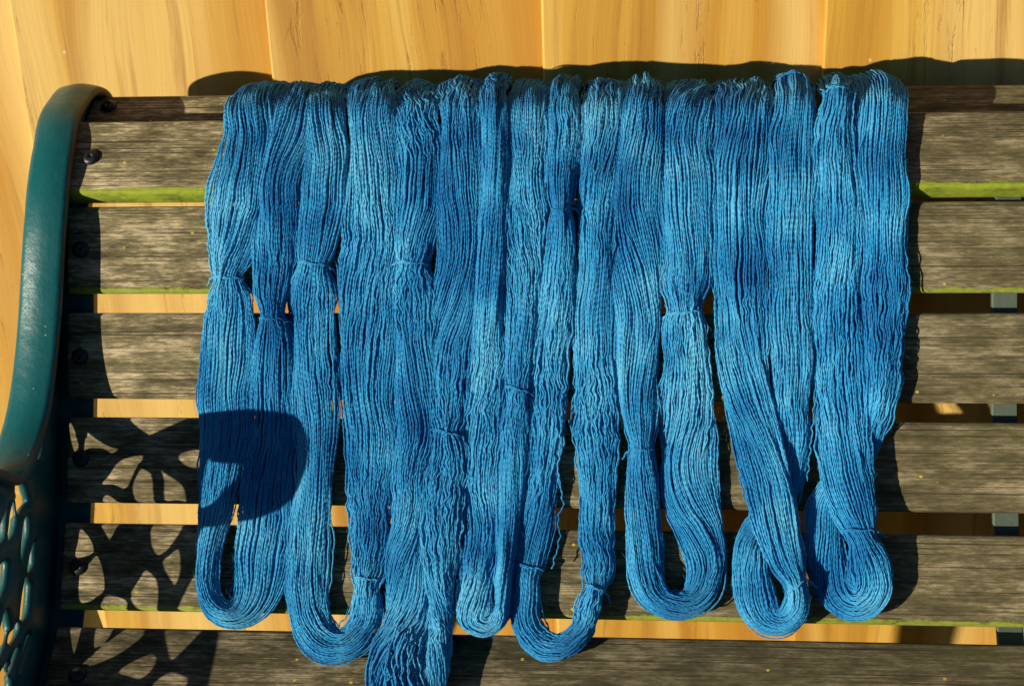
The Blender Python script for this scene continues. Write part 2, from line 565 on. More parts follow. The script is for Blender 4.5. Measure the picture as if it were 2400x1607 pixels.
# flat strap behind the middle of the slats
def sweep_rect(path, hx, hy, bev=0.001):
    # path in (Y,Z); rectangle half width hx along X, half thickness hy across the path
    bm = bmesh.new()
    path = [np.array(p) for p in path]
    rows = []
    for i, p in enumerate(path):
        tg = path[min(i + 1, len(path) - 1)] - path[max(i - 1, 0)]
        tg = tg / np.linalg.norm(tg)
        nm = np.array([-tg[1], tg[0]])
        sec = [(-hx, -hy + bev), (-hx + bev, -hy), (hx - bev, -hy), (hx, -hy + bev), (hx, hy - bev), (hx - bev, hy), (-hx + bev, hy), (-hx, hy - bev)]
        rows.append([bm.verts.new((a, *(p + nm * q))) for a, q in sec])
    for A, Bq in zip(rows, rows[1:]):
        for i in range(8):
            bm.faces.new((A[i], A[(i + 1) % 8], Bq[(i + 1) % 8], Bq[i]))
    bm.faces.new(rows[0][::-1]); bm.faces.new(rows[-1])
    bmesh.ops.recalc_face_normals(bm, faces=bm.faces)
    return bm

backline = []
for th, T, B in slats[1:]:
    nrm = np.array([-math.cos(rad(th)), math.sin(rad(th))])
    for q in (T, B):
        backline.append(q - nrm * (SLAT_T + 0.0042))
rr = ray(2295, 690)
bx = (CP + (backline[3][0] - CP[1]) / rr[1] * rr)[0]
o = obj_bm("back_strap", sweep_rect(backline, 0.0098, 0.003), M_BRACE, bench, smooth=False)
o.location = (bx - BO[0], -BO[1], -BO[2])

# ---- cast iron end
RAIL_PX = [(265, 222), (258, 205), (248, 194), (232, 188), (218, 198), (204, 221), (188, 259), (174, 323), (159, 419),
           (152, 510), (146, 600), (141, 700), (134, 800), (122, 900), (110, 970)]
rail = []
for x, y in RAIL_PX:
    X = float(np.interp(y, [222, 259, 323, 510, 970], [-0.3555, -0.3535, -0.352, -0.3515, -0.3602]))
    rr = ray(x / K, y / K)
    rail.append((CP + (X - CP[0]) / rr[0] * rr)[1:])
rail = [rail[0] + np.array([-0.008, -0.05]), rail[0] + np.array([0.001, -0.022])] + rail
for q in range(2, 8):
    rail[q] = rail[q] - np.array([0, 0.004])
rail += [np.array(p) for p in [(-0.0713, -0.0509), (-0.0855, -0.0585), (-0.1027, -0.0635), (-0.1135, -0.0610), (-0.1239, -0.0539), (-0.1371, -0.0435),
         (-0.150, -0.0360), (-0.168, -0.0320), (-0.190, -0.0285), (-0.204, -0.0300), (-0.2145, -0.0365), (-0.2225, -0.0455), (-0.2280, -0.0570),
         (-0.2300, -0.0710), (-0.2285, -0.0860), (-0.2220, -0.0980), (-0.2110, -0.1060), (-0.1990, -0.1085)]]
def catmull(pts, n):
    pts = np.array(pts, float)
    P = np.vstack([2 * pts[0] - pts[1], pts, 2 * pts[-1] - pts[-2]])
    out = []
    for i in range(1, len(P) - 2):
        for t in np.linspace(0, 1, n, endpoint=False):
            a, b_, c_, d = P[i - 1], P[i], P[i + 1], P[i + 2]
            out.append(0.5 * ((2 * b_) + (c_ - a) * t + (2 * a - 5 * b_ + 4 * c_ - d) * t * t + (3 * b_ - a - 3 * c_ + d) * t ** 3))
    out.append(P[-2])
    return np.array(out)
def resample(p, ds):
    d = np.r_[0, np.cumsum(np.linalg.norm(np.diff(p, axis=0), axis=1))]
    n = int(d[-1] / ds)
    s = np.linspace(0, d[-1], n)
    return np.stack([np.interp(s, d, p[:, i]) for i in range(p.shape[1])], 1)
def gsmooth(a, k):
    for _ in range(k):
        b_ = a.copy()
        b_[1:-1] = 0.25 * a[:-2] + 0.5 * a[1:-1] + 0.25 * a[2:]
        a = b_
    return a
rail_c = gsmooth(catmull(rail, 5), 14)

RAIL_R = -0.3605          # inner edge of the rail flange
RAIL_W = 0.0345
PLATE_X = -0.374
def rail_bm():
    # crowned flange section swept along the profile: outer face convex, rim rounded
    bm = bmesh.new()
    hw, th = RAIL_W / 2, 0.0085
    sec = [(-hw, 0.0030), (-hw + 0.0012, 0.0008), (-hw * 0.72, -0.0004), (-hw * 0.3, -0.0018), (0, -0.0022), (hw * 0.3, -0.0018), (hw * 0.72, -0.0004),
           (hw - 0.0012, 0.0008), (hw, 0.0030), (hw - 0.0004, 0.0062), (hw - 0.0025, th), (-hw + 0.0025, th), (-hw + 0.0004, 0.0062)]
    rows = []
    n = len(rail_c)
    for i, p in enumerate(rail_c):
        tg = rail_c[min(i + 1, n - 1)] - rail_c[max(i - 1, 0)]
        tg = tg / np.linalg.norm(tg)
        nm = np.array([tg[1], -tg[0]])          # towards the inside of the end
        cx = float(np.interp(p[1], [-0.05, 0.10, 0.15, 0.175], [-0.3605, -0.3515, -0.352, -0.3555])) - hw if p[0] > -0.09 else -0.3608 - hw
        rows.append([bm.verts.new((cx + a, *(p - nm * q))) for a, q in sec])
    m = len(sec)
    for A, Bq in zip(rows, rows[1:]):
        for i in range(m):
            f_ = bm.faces.new((A[i], A[(i + 1) % m], Bq[(i + 1) % m], Bq[i]))
            if i in (7, 8, 9): f_.material_index = 1
    bm.faces.new(rows[0][::-1]); bm.faces.new(rows[-1])
    bmesh.ops.recalc_face_normals(bm, faces=bm.faces)
    return bm

# which side is inside? the web must lie behind the outer face
HOLES = [
 [(-0.0433,-0.0607),(-0.0469,-0.0602),(-0.0524,-0.0721),(-0.0519,-0.0772),(-0.0498,-0.075)],
 [(-0.0597,-0.0644),(-0.0692,-0.0682),(-0.0814,-0.0714),(-0.0784,-0.0753),(-0.0713,-0.0724),(-0.0675,-0.0734),(-0.0652,-0.0775)],
 [(-0.1019,-0.0762),(-0.1015,-0.0874),(-0.1017,-0.0987),(-0.0952,-0.097),(-0.0891,-0.0977),(-0.091,-0.0912),(-0.0935,-0.0816)],
 [(-0.1123,-0.0855),(-0.1176,-0.0892),(-0.1225,-0.0973),(-0.1267,-0.1074),(-0.1171,-0.1086),(-0.1122,-0.0974),(-0.1109,-0.09)],
 [(-0.1237,-0.0816),(-0.1307,-0.0864),(-0.1402,-0.0939),(-0.1488,-0.1028),(-0.1415,-0.1025),(-0.136,-0.1034),(-0.1312,-0.0925)],
 [(-0.1334,-0.0723),(-0.1421,-0.0675),(-0.1480,-0.0700),(-0.1500,-0.0757),(-0.1427,-0.0784),(-0.1373,-0.075)],
 [(-0.0969,-0.1074),(-0.1041,-0.1106),(-0.1098,-0.1230),(-0.1115,-0.1306),(-0.1112,-0.1364),(-0.1064,-0.1324),(-0.1000,-0.1220),(-0.0953,-0.1117)],
 [(-0.1415,-0.1218),(-0.1548,-0.1201),(-0.1574,-0.1308),(-0.156,-0.1381),(-0.1524,-0.1412),(-0.1478,-0.1332)],
 [(-0.0922,-0.1321),(-0.0994,-0.1381),(-0.1055,-0.144),(-0.1034,-0.1478),(-0.0989,-0.1502),(-0.0957,-0.141)],
 [(-0.1167,-0.1489),(-0.1218,-0.158),(-0.1297,-0.1683),(-0.1283,-0.1739),(-0.1239,-0.1786),(-0.1205,-0.1784),(-0.1116,-0.1629),(-0.1131,-0.1567)],
 [(-0.1568,-0.1545),(-0.164,-0.1597),(-0.1711,-0.1695),(-0.1747,-0.1797),(-0.1655,-0.1809),(-0.1573,-0.1713),(-0.156,-0.1608)],
 [(-0.169,-0.1371),(-0.1743,-0.1489),(-0.1766,-0.1599),(-0.1702,-0.153),(-0.1646,-0.1478),(-0.1665,-0.1428)],
 [(-0.14,-0.1753),(-0.1498,-0.1764),(-0.153,-0.1823),(-0.1433,-0.1832)],
 [(-0.1278,-0.1961),(-0.1369,-0.195),(-0.1456,-0.2036),(-0.1494,-0.2082)],
 [(-0.1471,-0.1936),(-0.1563,-0.1929),(-0.1610,-0.1980),(-0.1584,-0.2033)],
 [(-0.1689,-0.1918),(-0.181,-0.194),(-0.1796,-0.2047),(-0.1712,-0.2138),(-0.1688,-0.2034),(-0.1702,-0.1949)],
 [(-0.1973,-0.1891),(-0.2157,-0.187),(-0.2193,-0.1923),(-0.2208,-0.2017),(-0.2108,-0.1952)],
 [(-0.2069,-0.2030),(-0.212,-0.206),(-0.2155,-0.2119),(-0.2072,-0.2125),(-0.2,-0.2112),(-0.2026,-0.2077)],
 [(-0.2353,-0.2154),(-0.234,-0.2108),(-0.24,-0.2096),(-0.2471,-0.2113),(-0.2501,-0.2154)],
 [(-0.1681,-0.0641),(-0.174,-0.0690),(-0.1858,-0.0700),(-0.1862,-0.0827),(-0.1846,-0.094),(-0.1784,-0.0985),(-0.173,-0.0819)],
]
def inset(poly, d):
    poly = np.array(poly)
    c = poly.mean(0)
    out = []
    for p in poly:
        v = p - c
        out.append(p + np.array([math.copysign(min(abs(d), 0.9 * abs(v[0]) + 0.001), v[0]), 0.0012 * math.copysign(1, v[1])]))
    return out
def shift_in(line, d):
    out = []
    n = len(line)
    for i in range(n):
        tg = line[min(i + 1, n - 1)] - line[max(i - 1, 0)]
        tg = tg / np.linalg.norm(tg)
        out.append(line[i] + np.array([tg[1], -tg[0]]) * d)
    return out

def end_plate():
    inner = shift_in(rail_c, -0.0055)
    outline = [tuple(p) for p in inner[2::2]]
    outline += [(-0.1905, -0.113), (-0.1870, -0.128), (-0.1880, -0.145), (-0.1890, -0.162), (-0.1910, -0.176), (-0.199, -0.1815), (-0.215, -0.1818),
                (-0.2323, -0.1855), (-0.250, -0.198), (-0.267, -0.211), (-0.300, -0.222), (-0.36, -0.228), (-0.42, -0.232), (-0.455, -0.240), (-0.468, -0.262),
                (-0.458, -0.300), (-0.445, -0.40), (-0.450, -0.52), (-0.475, -0.62), (-0.480, -0.655), (-0.430, -0.655), (-0.418, -0.60), (-0.405, -0.50),
                (-0.402, -0.40), (-0.405, -0.320), (-0.39, -0.285), (-0.33, -0.270), (-0.24, -0.268), (-0.15, -0.272), (-0.07, -0.290), (-0.02, -0.36),
                (0.01, -0.46), (0.05, -0.58), (0.07, -0.655), (0.115, -0.655), (0.098, -0.58), (0.06, -0.45), (0.03, -0.33), (0.005, -0.25), (-0.020, -0.19),
                (0.0, -0.13), (0.028, -0.06), (0.052, 0.01), (0.075, 0.075), (0.100, 0.10), (0.130, 0.115), (0.150, 0.122)]
    def closed(poly, step):
        p = np.array(poly, float)
        p = np.vstack([p, p[:1]])
        return resample(p, step)[:-1]
    def closed_smooth(poly, step):
        p = np.array(poly, float)
        q = np.vstack([p[-2:], p, p[:3]])
        c = catmull(q, 6)[12:-12]
        return closed(c, step)
    rings = [closed(outline, 0.004)] + [closed_smooth(inset(h, 0.0040), 0.0025) for h in HOLES]
    def grow(ring, d):
        t_ = np.roll(ring, -1, 0) - np.roll(ring, 1, 0)
        t_ /= np.linalg.norm(t_, axis=1)[:, None] + 1e-9
        area = 0.5 * np.sum(ring[:, 0] * np.roll(ring[:, 1], -1) - ring[:, 1] * np.roll(ring[:, 0], -1))
        n_ = np.stack([t_[:, 1], -t_[:, 0]], 1) * (1 if area > 0 else -1)
        return ring + n_ * d
    extra = [grow(rings[0], -0.0035)] + [grow(r_, 0.0032) for r_ in rings[1:]]
    verts, edges_ = [], []
    for r_ in rings:
        k0 = len(verts)
        verts += [Vector((float(x), float(y))) for x, y in r_]
        edges_ += [(k0 + i, k0 + (i + 1) % len(r_)) for i in range(len(r_))]
    for r_ in extra:
        verts += [Vector((float(x), float(y))) for x, y in r_]
    from mathutils.geometry import delaunay_2d_cdt
    vo, eo, fo, _, _, _ = delaunay_2d_cdt(verts, edges_, [], 0, 1e-5)
    V = np.array([(v[0], v[1]) for v in vo])
    Fc = np.array([f for f in fo if len(f) == 3])
    cen = V[Fc].mean(1)
    def inside(pts_, ring):
        x, y = pts_[:, 0], pts_[:, 1]
        res = np.zeros(len(pts_), bool)
        for (x1, y1), (x2, y2) in zip(ring, np.roll(ring, -1, 0)):
            cond = ((y1 > y) != (y2 > y)) & (x < (x2 - x1) * (y - y1) / (y2 - y1 + 1e-15) + x1)
            res ^= cond
        return res
    keep = inside(cen, rings[0])
    for r_ in rings[1:]:
        keep &= ~inside(cen, r_)
    Fc = Fc[keep]
    cnt = {}
    for f in Fc:
        for i in range(3):
            e_ = (int(f[i]), int(f[(i + 1) % 3]))
            cnt[tuple(sorted(e_))] = cnt.get(tuple(sorted(e_)), 0) + 1
    border = [(int(f[i]), int(f[(i + 1) % 3])) for f in Fc for i in range(3) if cnt[tuple(sorted((int(f[i]), int(f[(i + 1) % 3]))))] == 1]
    A_ = V[[e_[0] for e_ in border]]; B_ = V[[e_[1] for e_ in border]]
    d = np.full(len(V), 1e9)
    for i in range(len(border)):
        ab = B_[i] - A_[i]
        u_ = np.clip(((V - A_[i]) @ ab) / (ab @ ab + 1e-15), 0, 1)
        d = np.minimum(d, np.linalg.norm(V - A_[i] - u_[:, None] * ab, axis=1))
    q_ = np.clip(d / 0.0036, 0, 1)
    hgt = 0.0013 + 0.0032 * np.sqrt(1 - (1 - q_) ** 2)
    nV = len(V)
    co = [(float(h_), float(p[0]), float(p[1])) for p, h_ in zip(V, hgt)] + [(-float(h_), float(p[0]), float(p[1])) for p, h_ in zip(V, hgt)]
    faces = [tuple(int(i) for i in f) for f in Fc] + [tuple(int(i) + nV for i in f[::-1]) for f in Fc]
    faces += [(b2, a2, a2 + nV, b2 + nV) for a2, b2 in border]
    me = bpy.data.meshes.new("scrollwork")
    me.from_pydata(co, [], faces)
    bmx = bmesh.new()
    bmx.from_mesh(me)
    bmesh.ops.delete(bmx, geom=[v for v in bmx.verts if not v.link_faces], context='VERTS')
    bmesh.ops.recalc_face_normals(bmx, faces=bmx.faces)
    bmx.to_mesh(me)
    bmx.free()
    me.polygons.foreach_set('use_smooth', [True] * len(me.polygons))
    me.name = "scrollwork"
    me.materials.clear()
    me.materials.append(M_TEAL_SHADE)
    me.update()
    return me

def mat_worn():
    t = NT("worn_rail_edge")
    v, raw = t.coords()
    f = t.ramp(t.noise(v, 70, 5, 0.65), [(0.38, (0, 0, 0)), (0.56, (1, 1, 1))])
    t.l(t.mix(f, (0.011, 0.10, 0.10), (0.12, 0.062, 0.026)), t.b.inputs['Base Color'])
    t.b.inputs['Roughness'].default_value = 0.6
    t.l(t.bump(t.noise(v, 220, 4), 0.4, 0.0008), t.b.inputs['Normal'])
    return t.m
plate_me = end_plate()
rail_b = rail_bm()
rail_me = bpy.data.meshes.new("arm_rail")
rail_b.to_mesh(rail_me); rail_b.free()
rail_me.materials.append(M_TEAL)
rail_me.materials.append(mat_worn())
rail_me.polygons.foreach_set('use_smooth', [True] * len(rail_me.polygons))
# rib on the inner side that carries the slats
rib = []
for th, T, B in slats:
    nrm = np.array([-math.cos(rad(th)), math.sin(rad(th))])
    rib += [T - nrm * (SLAT_T + 0.0065), B - nrm * (SLAT_T + 0.0065)]
rib_b = sweep_rect(rib, 0.0135, 0.005)
rib_me = bpy.data.meshes.new("slat_rib")
rib_b.to_mesh(rib_me); rib_b.free()
rib_me.materials.append(M_TEAL)
mid = 0.5 * (BACK_X0 + BACK_X1)
for side in (0, 1):
    sx = 1 if side == 0 else -1
    e = empty("end_frame", (0, 0, 0), bench)
    tag(e, label="teal cast iron end with curled top rail and pierced scrollwork" if side == 0 else None)
    e.location = (-BO[0] if side == 0 else 2 * mid - BO[0], -BO[1], -BO[2])
    e.scale = (sx, 1, 1)
    a = link(bpy.data.objects.new("arm_rail", rail_me), e)
    p_ = link(bpy.data.objects.new("scrollwork", plate_me), e)
    p_.location = (PLATE_X, 0, 0)
    q_ = link(bpy.data.objects.new("slat_rib", rib_me), e)
    q_.location = (-0.3575, 0, 0)

# ------------------------------------------------------------------ drape line the yarn lies on
pts = []
th0, T0, B0 = slats[0]
n0 = np.array([-math.cos(rad(th0)), math.sin(rad(th0))])
Tb = T0 - n0 * SLAT_T
pts += [np.array([Tb[0] + 0.010, Tb[1] - 0.16]), np.array([Tb[0] + 0.009, Tb[1] - 0.03]), np.array([Tb[0] + 0.0065, Tb[1] + 0.002]), T0 + np.array([0.001, 0.0015])]
n1 = np.array([-math.cos(rad(45)), math.sin(rad(45))])
T1, B1 = slats[1][1], slats[1][2]
pts += [T0 * 0.66 + T1 * 0.34 + np.array([0, 0.0045]), T0 * 0.33 + T1 * 0.67 + np.array([-0.002, 0.0060]), T1 + np.array([-0.003, 0.0035]), B1 + n1 * 0.003]
for th, T, B in slats[2:] + seat[:2]:
    nrm = np.array([-math.cos(rad(th)), math.sin(rad(th))])
    pts += [T + nrm * 0.003, B + nrm * 0.003]
pts = np.array(pts)
drape = resample(pts, 0.001)
drape = gsmooth(drape, 60)
drape = resample(drape, 0.001)
dS = np.r_[0, np.cumsum(np.linalg.norm(np.diff(drape, axis=0), axis=1))]
tg = np.gradient(drape, axis=0)
tg /= np.linalg.norm(tg, axis=1)[:, None]
dN = np.stack([tg[:, 1], -tg[:, 0]], 1)       # away from the slats, towards the viewer
if dN[len(dN) // 2, 0] > 0: dN = -dN

def to_drape(x, y, off=0.006):
    """notes pixel -> (X, s) where its sight line first meets the drape sheet"""
    rr = ray(x, y)
    c = drape + dN * off
    perp = np.array([-rr[2], rr[1]])
    f = (c - CP[1:]) @ perp
    idx = np.nonzero(f[:-1] * f[1:] <= 0)[0]
    if len(idx) == 0:
        i = int(np.argmin(np.abs(f))); w = 0.0
        cand = [(i, w)]
    else:
        cand = [(i, f[i] / (f[i] - f[i + 1] + 1e-15)) for i in idx]
    bestb = None
    for i, w in cand:
        q = c[i] * (1 - w) + c[min(i + 1, len(c) - 1)] * w
        b_ = ((q - CP[1:]) @ rr[1:]) / (rr[1:] @ rr[1:])
        if bestb is None or b_ < bestb[0]:
            bestb = (b_, dS[i] + w * 0.001)
    b_, s = bestb
    return CP[0] + b_ * rr[0], s

def on_drape(X, s, h):
    Y = np.interp(s, dS, drape[:, 0]); Z = np.interp(s, dS, drape[:, 1])
    ny = np.interp(s, dS, dN[:, 0]); nz = np.interp(s, dS, dN[:, 1])
    l = np.sqrt(ny * ny + nz * nz)
    return np.stack([X, Y + ny / l * h, Z + nz / l * h], -1)

# ------------------------------------------------------------------ yarn
def vnoise(rng, u, s, nu, ls):
    """smooth noise over strand position u (-1..1, nu cells) and length s (cells of ls metres)"""
    ns = int(s.max() / ls) + 5
    g = rng.standard_normal((nu + 4, ns))
    a = (u + 1) / 2 * nu + 1
    b_ = s / ls + 1
    i = np.clip(np.floor(a).astype(int), 0, nu + 2); j = np.clip(np.floor(b_).astype(int), 0, ns - 2)
    fa = np.clip(a - i, 0, 1); fb = b_ - j
    fa = fa * fa * (3 - 2 * fa); fb = fb * fb * (3 - 2 * fb)
    return (g[i, j] * (1 - fa) * (1 - fb) + g[i + 1, j] * fa * (1 - fb) + g[i, j + 1] * (1 - fa) * fb + g[i + 1, j + 1] * fa * fb)

DIA = 0.00128
SEG = 0.0018
def tube(P3d, radius, sides, lobe=0.0, twist=0.0, phase=0.0, sid=0.0):
    """tube along points, optionally two lobed (two twisted plies)"""
    n = len(P3d)
    t = np.gradient(P3d, axis=0)
    t /= np.linalg.norm(t, axis=1)[:, None] + 1e-12
    ref = np.array([0.0, -0.92, 0.39])
    ref2 = np.array([1.0, 0.0, 0.0])
    a = np.cross(t, ref)
    la = np.linalg.norm(a, axis=1)
    a = np.where((la < 0.25)[:, None], np.cross(t, ref2), a)
    a /= np.linalg.norm(a, axis=1)[:, None] + 1e-12
    b_ = np.cross(t, a)
    L = np.r_[0, np.cumsum(np.linalg.norm(np.diff(P3d, axis=0), axis=1))]
    ang = np.arange(sides) / sides * 2 * math.pi
    radius = np.broadcast_to(np.asarray(radius, float).reshape(-1, 1), (n, 1))
    rr = np.repeat(radius, sides, 1)
    if lobe:
        rr = radius * (1 + lobe * np.cos(2 * (ang[None, :] - (phase + twist * L)[:, None])))
    V = P3d[:, None, :] + a[:, None, :] * (rr * np.cos(ang))[:, :, None] + b_[:, None, :] * (rr * np.sin(ang))[:, :, None]
    i = np.arange(n - 1)[:, None] * sides
    k = np.arange(sides)[None, :]
    k2 = (k + 1) % sides
    Q = np.stack([i + k, i + k2, i + sides + k2, i + sides + k], -1).reshape(-1, 4)
    La = np.repeat(L[:-1, None] + sid, sides, 1); Lb = np.repeat(L[1:, None] + sid, sides, 1)
    ka = np.repeat(k / sides, n - 1, 0) + round(sid * 7); kb = np.repeat((k + 1) / sides, n - 1, 0) + round(sid * 7)
    uv = np.stack([np.stack([La, ka], -1), np.stack([La, kb], -1), np.stack([Lb, kb], -1), np.stack([Lb, ka], -1)], 2).reshape(-1, 2)
    return V.reshape(-1, 3), Q, uv

class Pack:
    def __init__(self): self.v, self.q, self.u, self.n = [], [], [], 0
    def add(self, v, q, u):
        self.v.append(v); self.q.append(q + self.n); self.u.append(u); self.n += len(v)
    def build(self, name, mat, parent):
        return mesh_np(name, np.concatenate(self.v), np.concatenate(self.q), mat, parent, np.concatenate(self.u))

def make_path(ctrl):
    """ctrl: (x, y, half width px, lift m, twist rad) in notes pixels, one leg down, round the loop, other leg up"""
    rows = []
    for c in ctrl:
        x, y, hw = c[:3]
        lift = c[3] if len(c) > 3 else 0.0
        tw = c[4] if len(c) > 4 else 0.0
        cap = c[5] if len(c) > 5 else 0.022
        X, s = to_drape(x, y)
        Xa, _ = to_drape(x + 10, y)
        rows.append((X, s, hw * (Xa - X) / 10, lift, tw, cap))
    rows = np.array(rows)
    def over(first, second):
        out = []
        s = first[1]
        k = 0
        while s > 0.145:
            s -= 0.028
            k += 1
            out.append((first[0] + 0.0008 * k * random.Random(int(first[0] * 1e5)).uniform(-1, 1), s, first[2], first[3], first[4], first[5]))
        return out
    a = over(rows[0], rows[1])[::-1]
    b_ = over(rows[-1], rows[-2])
    rows = np.array(a + list(map(tuple, rows)) + b_)
    dense = catmull(rows, 14)
    d = np.r_[0, np.cumsum(np.hypot(np.diff(dense[:, 0]), np.diff(dense[:, 1])))]
    n = int(d[-1] / SEG)
    t = np.linspace(0, d[-1], n)
    out = np.stack([np.interp(t, d, dense[:, i]) for i in range(6)], 1)
    out[:, 0] = gsmooth(out[:, 0], 20); out[:, 1] = gsmooth(out[:, 1], 20); out[:, 2] = gsmooth(out[:, 2], 16)
    out[:, 3] = gsmooth(out[:, 3], 20); out[:, 4] = gsmooth(out[:, 4], 20)
    return t, out

GOLD = math.pi * (3 - math.sqrt(5))
def strand_cloud(n):
    i = np.arange(n) + 0.5
    rr = np.sqrt(i / n)
    th = i * GOLD
    return rr * np.cos(th), rr * np.sin(th)

def skein(index, ctrl, label, ties, seed, n=105, crimp=1.15, light=1.0, strays=(), loft=1.0):
    rng = np.random.default_rng(seed)
    t, path = make_path(ctrl)
    X, S, HW, LIFT, TW, CAP = path.T
    TW = TW + 0.45 * vnoise(rng, np.zeros_like(t), t, 1, 0.10)
    HW = HW * (1 + 0.055 * vnoise(rng, np.zeros_like(t), t, 1, 0.035))
    X = X + 0.0009 * vnoise(rng, np.zeros_like(t), t, 1, 0.030)
    pj = np.array([project(on_drape(X[i:i + 1], S[i:i + 1], np.array([0.006]))[0]) for i in range(0, len(t), 5)])
    for ti in ties:
        ip = int(np.argmin((pj[:, 0] - ti[0]) ** 2 + (pj[:, 1] - ti[1]) ** 2)) * 5
        HW = HW * (1 - 0.20 * np.exp(-((t - t[ip]) / 0.009) ** 2))
    c2 = np.stack([X, S], 1)
    tg2 = np.gradient(c2, axis=0)
    tg2 /= np.linalg.norm(tg2, axis=1)[:, None]
    side = np.stack([tg2[:, 1], -tg2[:, 0]], 1)
    ds = t[1] - t[0]
    ang = np.unwrap(np.arctan2(tg2[:, 1], tg2[:, 0]))
    curv = gsmooth(np.gradient(ang, ds), 8)          # + turns towards ... side sign handled below
    n_core = 54 if n > 95 else 46
    n = n_core
    thick = np.minimum(np.clip(loft * n_core * 0.0000056 / (2 * HW), 0.0075, 0.022), CAP)
    thick = gsmooth(thick, 10)
    topz = np.clip((0.285 - S) / 0.05, 0, 1)
    LIFT = LIFT + topz * np.where(np.arange(len(t)) < len(t) // 2, rng.uniform(-0.0045, 0.0), rng.uniform(-0.0045, 0.0))
    LIFT = gsmooth(LIFT, 10)
    thick = thick * (1 + 0.35 * topz)
    HW = HW * (1 - 0.06 * topz)
    twisted = float(np.abs(np.array([c[4] if len(c) > 4 else 0.0 for c in ctrl])).max()) > 0.9
    nf = 74 if twisted else 54
    th_ = np.linspace(-0.55, math.pi + 0.55, nf) if not twisted else np.linspace(0, 2 * math.pi, nf, endpoint=False)
    ra = 1.0 - np.abs(rng.normal(0, 0.035, nf)) - 0.05 * (np.arange(nf) % 2)
    ca_, cb_ = strand_cloud(n)
    am = np.r_[ra * np.cos(th_), ca_ * 0.80]; bm_ = np.r_[ra * np.sin(th_), cb_ * 0.80]
    am = am + rng.normal(0, 0.02, len(am))
    wild = set(int(q_) for q_ in np.r_[np.argsort(am[:nf])[:4], np.argsort(am[:nf])[-4:], rng.integers(0, nf, 4)])
    outer = np.r_[np.ones(nf, bool), np.zeros(n, bool)]
    n_area = n
    n = len(am)
    HW = HW * 1.025
    root_s = int(len(t) * 0.5)
    loc = on_drape(X[root_s:root_s + 1], S[root_s:root_s + 1], np.array([0.0]))[0]
    root = empty("yarn_skein", tuple(loc))
    tag(root, label, "yarn skein", "blue yarn skeins hanging over the bench back")
    M = mat_yarn("indigo_yarn_" + "abcdefghij"[index], seed, light)
    pk = Pack()
    fuzz = Pack()
    crimp_zone = np.clip(0.45 + 0.55 * vnoise(rng, np.zeros_like(t), t, 1, 0.07), 0.1, 1.6) * crimp
    frng = np.random.default_rng(seed + 99)
    seeds = dict(c=seed * 7 + 1, d=seed * 7 + 2, e=seed * 7 + 3)
    tubes = []
    for k in range(n):
        a0, b0 = am[k], bm_[k]
        ca, sa = np.cos(TW), np.sin(TW)
        a = a0 * ca - b0 * sa
        b_ = a0 * sa + b0 * ca
        # squarer section: flat curtain rather than a rope
        a = np.sign(a) * np.abs(a) ** 0.96
        uu = np.full_like(t, a0)
        cl = vnoise(np.random.default_rng(seeds['c']), uu, t, 5, 0.055)      # clumps part and close
        cr = vnoise(np.random.default_rng(seeds['d']), uu, t, 9, 0.0062)     # shared crimp
        hh = vnoise(np.random.default_rng(seeds['e']), uu, t, 6, 0.030) * (1 + 1.2 * topz)
        own = vnoise(rng, np.zeros_like(t), t, 1, 0.0075)
        slow = vnoise(rng, np.zeros_like(t), t, 1, 0.05)
        lat = HW * (a + 0.07 * cl + 0.045 * slow) + crimp_zone * (0.00055 * cr + 0.00050 * own) + 0.00026 * vnoise(rng, np.zeros_like(t), t, 1, 0.0050)
        if outer[k] and k in wild:
            lat = lat + np.sign(a0) * np.maximum(0, vnoise(rng, np.zeros_like(t), t, 1, 0.028)) * 0.0022
        # keep strands on the inner side of a bend from crossing over
        R = 1.0 / np.maximum(np.abs(curv), 1e-6)
        inner = lat * np.sign(curv) < 0
        lim = np.maximum(0.88 * R, 0.0012)
        excess = np.where(inner, np.maximum(np.abs(lat) - lim, 0), 0)
        lat = np.where(inner, np.sign(lat) * np.minimum(np.abs(lat), lim), lat)
        h = LIFT + thick * 0.5 * (1 + b_ * (0.80 + 0.2 * (1 - a * a))) + 0.00022 * slow + 0.0006 * hh + 0.25 * excess + (0.0002 + 0.0003 * crimp_zone) * vnoise(rng, np.zeros_like(t), t, 1, 0.010)
        h = np.maximum(h, DIA * 0.5 + 0.0004)
        pos = c2 + side * lat[:, None]
        P3d = on_drape(pos[:, 0], pos[:, 1], h)
        tubes.append(P3d)
        if not outer[k]:       # buried in the bundle
            P3c = P3d[np.unique(np.r_[np.arange(0, len(t), 5), len(t) - 1])]
            v, q, uv = tube(P3c - loc, 0.0011, 4, 0, 0, 0, rng.uniform(0, 50))
        else:
            v, q, uv = tube(P3d - loc, DIA * 0.5 * rng.uniform(0.84, 1.14) * np.clip(1 + 0.16 * vnoise(rng, np.zeros_like(t), t, 1, 0.009), 0.6, 1.5), 4, 0.26, 2 * math.pi / (0.0090 * rng.uniform(0.9, 1.1)), rng.uniform(0, 6), rng.uniform(0, 50))
        pk.add(v, q, uv)
        # loose fibres standing off the strand
        if not outer[k]: continue
        m = 130
        idx = frng.integers(60, len(t) - 60, m)
        base = P3d[idx] - loc
        tdir = P3d[np.minimum(idx + 3, len(t) - 1)] - P3d[idx]
        tdir /= np.linalg.norm(tdir, axis=1)[:, None]
        out = frng.standard_normal((m, 3)); out[:, 1] -= 0.5
        out /= np.linalg.norm(out, axis=1)[:, None]
        ln = frng.uniform(0.0025, 0.007, m)[:, None]
        p1 = base + out * DIA * 0.4
        p2 = p1 + (tdir * frng.choice([-1, 1], m)[:, None] * 0.6 + out * 0.8) * ln * 0.5
